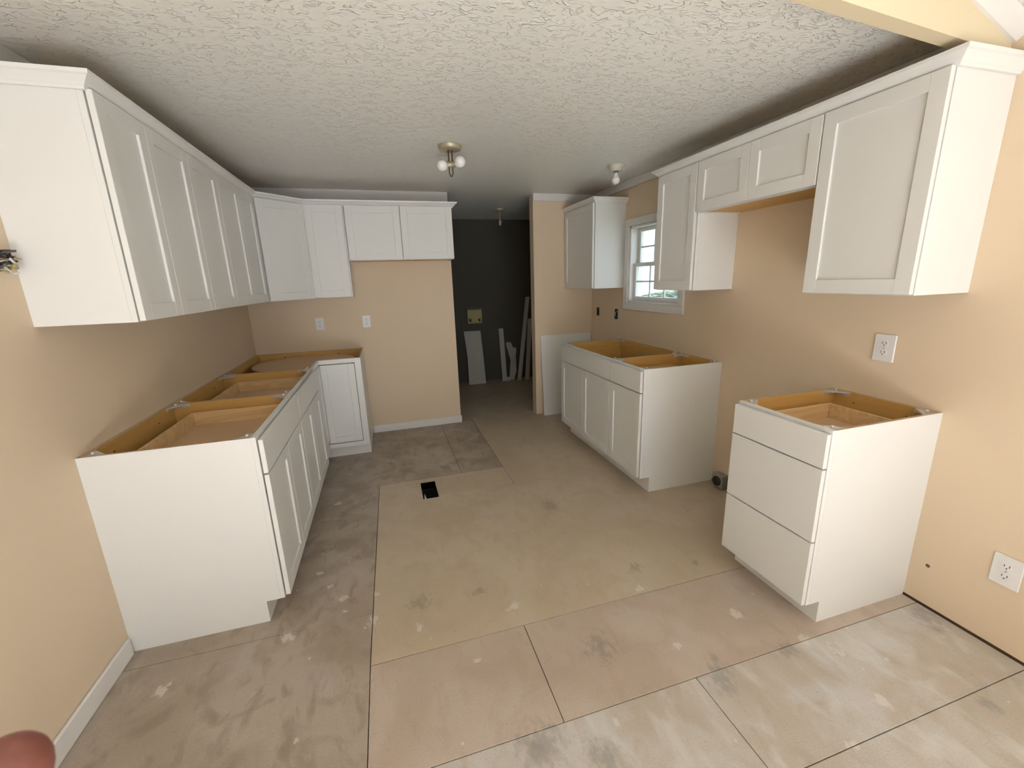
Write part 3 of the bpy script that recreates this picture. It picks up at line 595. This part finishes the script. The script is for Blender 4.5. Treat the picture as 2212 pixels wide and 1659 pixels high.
# ------------------------------------------------------------------ ceiling lights
def globe(r, c, m=BULB, n=14):
    return [(max(.0005, r * math.sin(math.pi * k / n)), c - r * math.cos(math.pi * k / n)) for k in range(n + 1)]
cxl, cyl = 1.650, 2.90
t = thing('ceiling_light', (cxl, cyl, H), 'brass ceiling light with two bare white globe bulbs', 'ceiling light')
MB().lathe([(.040, -.026), (.066, -.024), (.070, -.018), (.072, -.004), (.074, 0)], (cxl, cyl, H), BRASS, 32).build('canopy', t)
for dx in (-.011, .011): MB().tube([(cxl + dx, cyl, H - .024), (cxl + dx, cyl, H - .16), (cxl + dx * .2, cyl, H - .178)], .0042, BRONZE, 8).build('rod', t)
hub = MB(); hub.tube([(cxl - .032, cyl - .012, H - .112), (cxl + .030, cyl + .006, H - .103)], .017, BRASS, 14); hub.build('socket_hub', t)
for (bx, by, bz, rr) in ((cxl + .058, cyl - .01, H - .091, .035), (cxl - .056, cyl - .015, H - .119, .0335)):
    b = MB(); b.lathe(globe(rr, 0), (bx, by, bz), BULB, 24); b.tube([(bx, by, bz), (cxl + (.026 if bx > cxl else -.028), cyl, H - .107)], [.022, .014], BULB, 14); b.build('bulb', t)
x2, y2 = 2.962, 3.15
t = thing('ceiling_light', (x2, y2, H), 'small cream lampholder with one bare bulb in front of the window wall', 'ceiling light')
MB().lathe([(.046, -.046), (.048, -.040), (.050, -.020), (.066, -.008), (.067, 0)], (x2, y2, H), PORC, 28).build('lampholder', t)
MB().lathe([(.017, -.052), (.018, -.045)], (x2, y2, H), BLACK, 16).build('socket', t)
bl = [(.014, -.050), (.017, -.066), (.018, -.078)] + [(.030 * math.sin(math.radians(a)), -.106 + .030 * math.cos(math.radians(a))) for a in range(45, 181, 15)]; bl[-1] = (.0005, bl[-1][1])
MB().lathe(bl, (x2, y2, H), BULB, 24).build('bulb', t)
x3, y3 = 2.59, 5.20
t = thing('ceiling_light', (x3, y3, H), 'dull brass ceiling light in the dark laundry room', 'ceiling light')
MB().lathe([(.035, -.028), (.055, -.022), (.06, -.006), (.062, 0)], (x3, y3, H), BRASS, 24).build('canopy', t)
MB().tube([(x3, y3, H - .02), (x3, y3, H - .15)], .007, BRASS, 10).build('rod', t)
MB().lathe([(.012, -.19), (.016, -.17), (.022, -.15), (.014, -.13)], (x3, y3, H), BRASS, 14).build('socket', t)

# ------------------------------------------------------------------ leaning board in the kitchen
def lean(name, pts, th, y_top, y_bot, m, label, cat, zt):
    """outline pts in (x, z); leans back from y_bot at the floor to y_top at height zt"""
    b = MB(); dy = (y_top - y_bot) / zt; A = []; C = []
    for x, z in pts: A.append(b.bm.verts.new((x, y_bot + dy * z, z))); C.append(b.bm.verts.new((x, y_bot + dy * z + th, z + .0)))
    n = len(pts); b.bm.faces.new(A); b.bm.faces.new(C[::-1]); b.mi(m)
    for i in range(n): b.bm.faces.new([A[i], C[i], C[(i + 1) % n], A[(i + 1) % n]])
    return tag(b.build(name), label, cat)
lean('leaning_panel', [(2.785, 0), (3.325, 0), (3.325, .885), (2.725, .885)] if False else [(2.745, .001), (3.325, .001), (3.325, .878), (2.737, .886)], .015, YS - .018, YS - .075, WHITE, 'white cabinet panel leaning against the short wall beside the sink base', 'panel', .88)
# scraps in the laundry room
y1 = YF - .03
lean('scrap_board', [(2.240, .001), (2.495, .001), (2.488, .38), (2.475, .765), (2.228, .768), (2.250, .4)], .016, y1, y1 - .13, SCRAP, 'wide pale board leaning on the dark laundry wall below the yellow box', 'board', .765)
lean('scrap_board', [(2.752, .001), (2.880, .001), (2.880, .055), (2.824, .060), (2.822, .770), (2.815, .780), (2.753, .775)], .018, y1, y1 - .12, SCRAP, 'L shaped white trim scrap standing on the laundry floor', 'board', .775)
lean('scrap_board', [(2.868, .020), (2.935, .001), (2.985, .13), (2.990, .36), (3.010, .47), (2.955, .490), (2.925, .565), (2.855, .572), (2.853, .52), (2.905, .30), (2.880, .12)], .018, y1 - .02, y1 - .10, SCRAP, 'crooked broken white scrap leaning beside the L shaped piece', 'board', .57)
lean('scrap_board', [(2.972, .001), (3.032, .001), (3.245, 1.22), (3.185, 1.22)], .018, y1, y1 - .16, SCRAP, 'tall white trim board leaning to the right in the laundry room', 'board', 1.22)
lean('scrap_board', [(3.100, .001), (3.165, .001), (3.262, .90), (3.200, .90)], .018, y1 - .04, y1 - .15, SCRAP, 'second leaning trim board, rightmost in the laundry room', 'board', .90)
# recessed washer box
t = thing('washer_box', (2.405, YF, .98), 'yellowed recessed washer outlet box in the dark laundry wall', 'utility box')
b = MB(); b.box(2.295, 2.515, YF - .006, YF, .875, 1.085, YBOX); b.build('box_back', t)
b = MB()
for a in ((2.290, 2.520, 1.07, 1.10), (2.290, 2.300, .872, 1.07), (2.510, 2.520, .872, 1.07), (2.290, 2.520, .865, .875)): b.box(a[0], a[1], YF - .022, YF - .002, a[2], a[3], DUSTYW)
b.build('box_rim', t)
for xx in (2.335, 2.468):
    b = MB(); b.tube([(xx, YF - .006, .92), (xx, YF - .035, .92), (xx + .004, YF - .04, .90)], .014, BRONZE, 10); b.lathe([(.018, 0), (.018, .012)], (xx, YF - .035, .93), BRONZE, 12); b.build('valve', t)

# ------------------------------------------------------------------ fingertip at the lens edge
def finger():
    t = thing('finger', (CX - .075, .06, CZ - .12), 'reddish out of focus fingertip in the lower left corner of the photo', 'finger')
    def cam_pt(px, py, d): return Vector((CX, 0, CZ)) + (right * ((px - 1106) / F) + up * ((829.5 - py) / F) + Dw) * d
    tip = cam_pt(12, 1668, .078); back = cam_pt(-330, 2330, .070); ax = (back - tip).normalized()
    prof = [(0.0, .0004), (.0003, .0018), (.0009, .0034), (.0019, .0048), (.0033, .0060), (.005, .0069), (.008, .0078), (.014, .0082), (.020, .0080), (.024, .0082), (.028, .0086), (.034, .0083), (.045, .0088), (.055, .0094), (.07, .0095)]
    bm = MB(); q_ = ax.to_track_quat('Z', 'Y').to_matrix()
    org = tip - ax * .0060
    bm.lathe([(r * .93, s) for s, r in prof], org, SKIN, 32, q_); f = bm.build('fingertip', t)
finger()
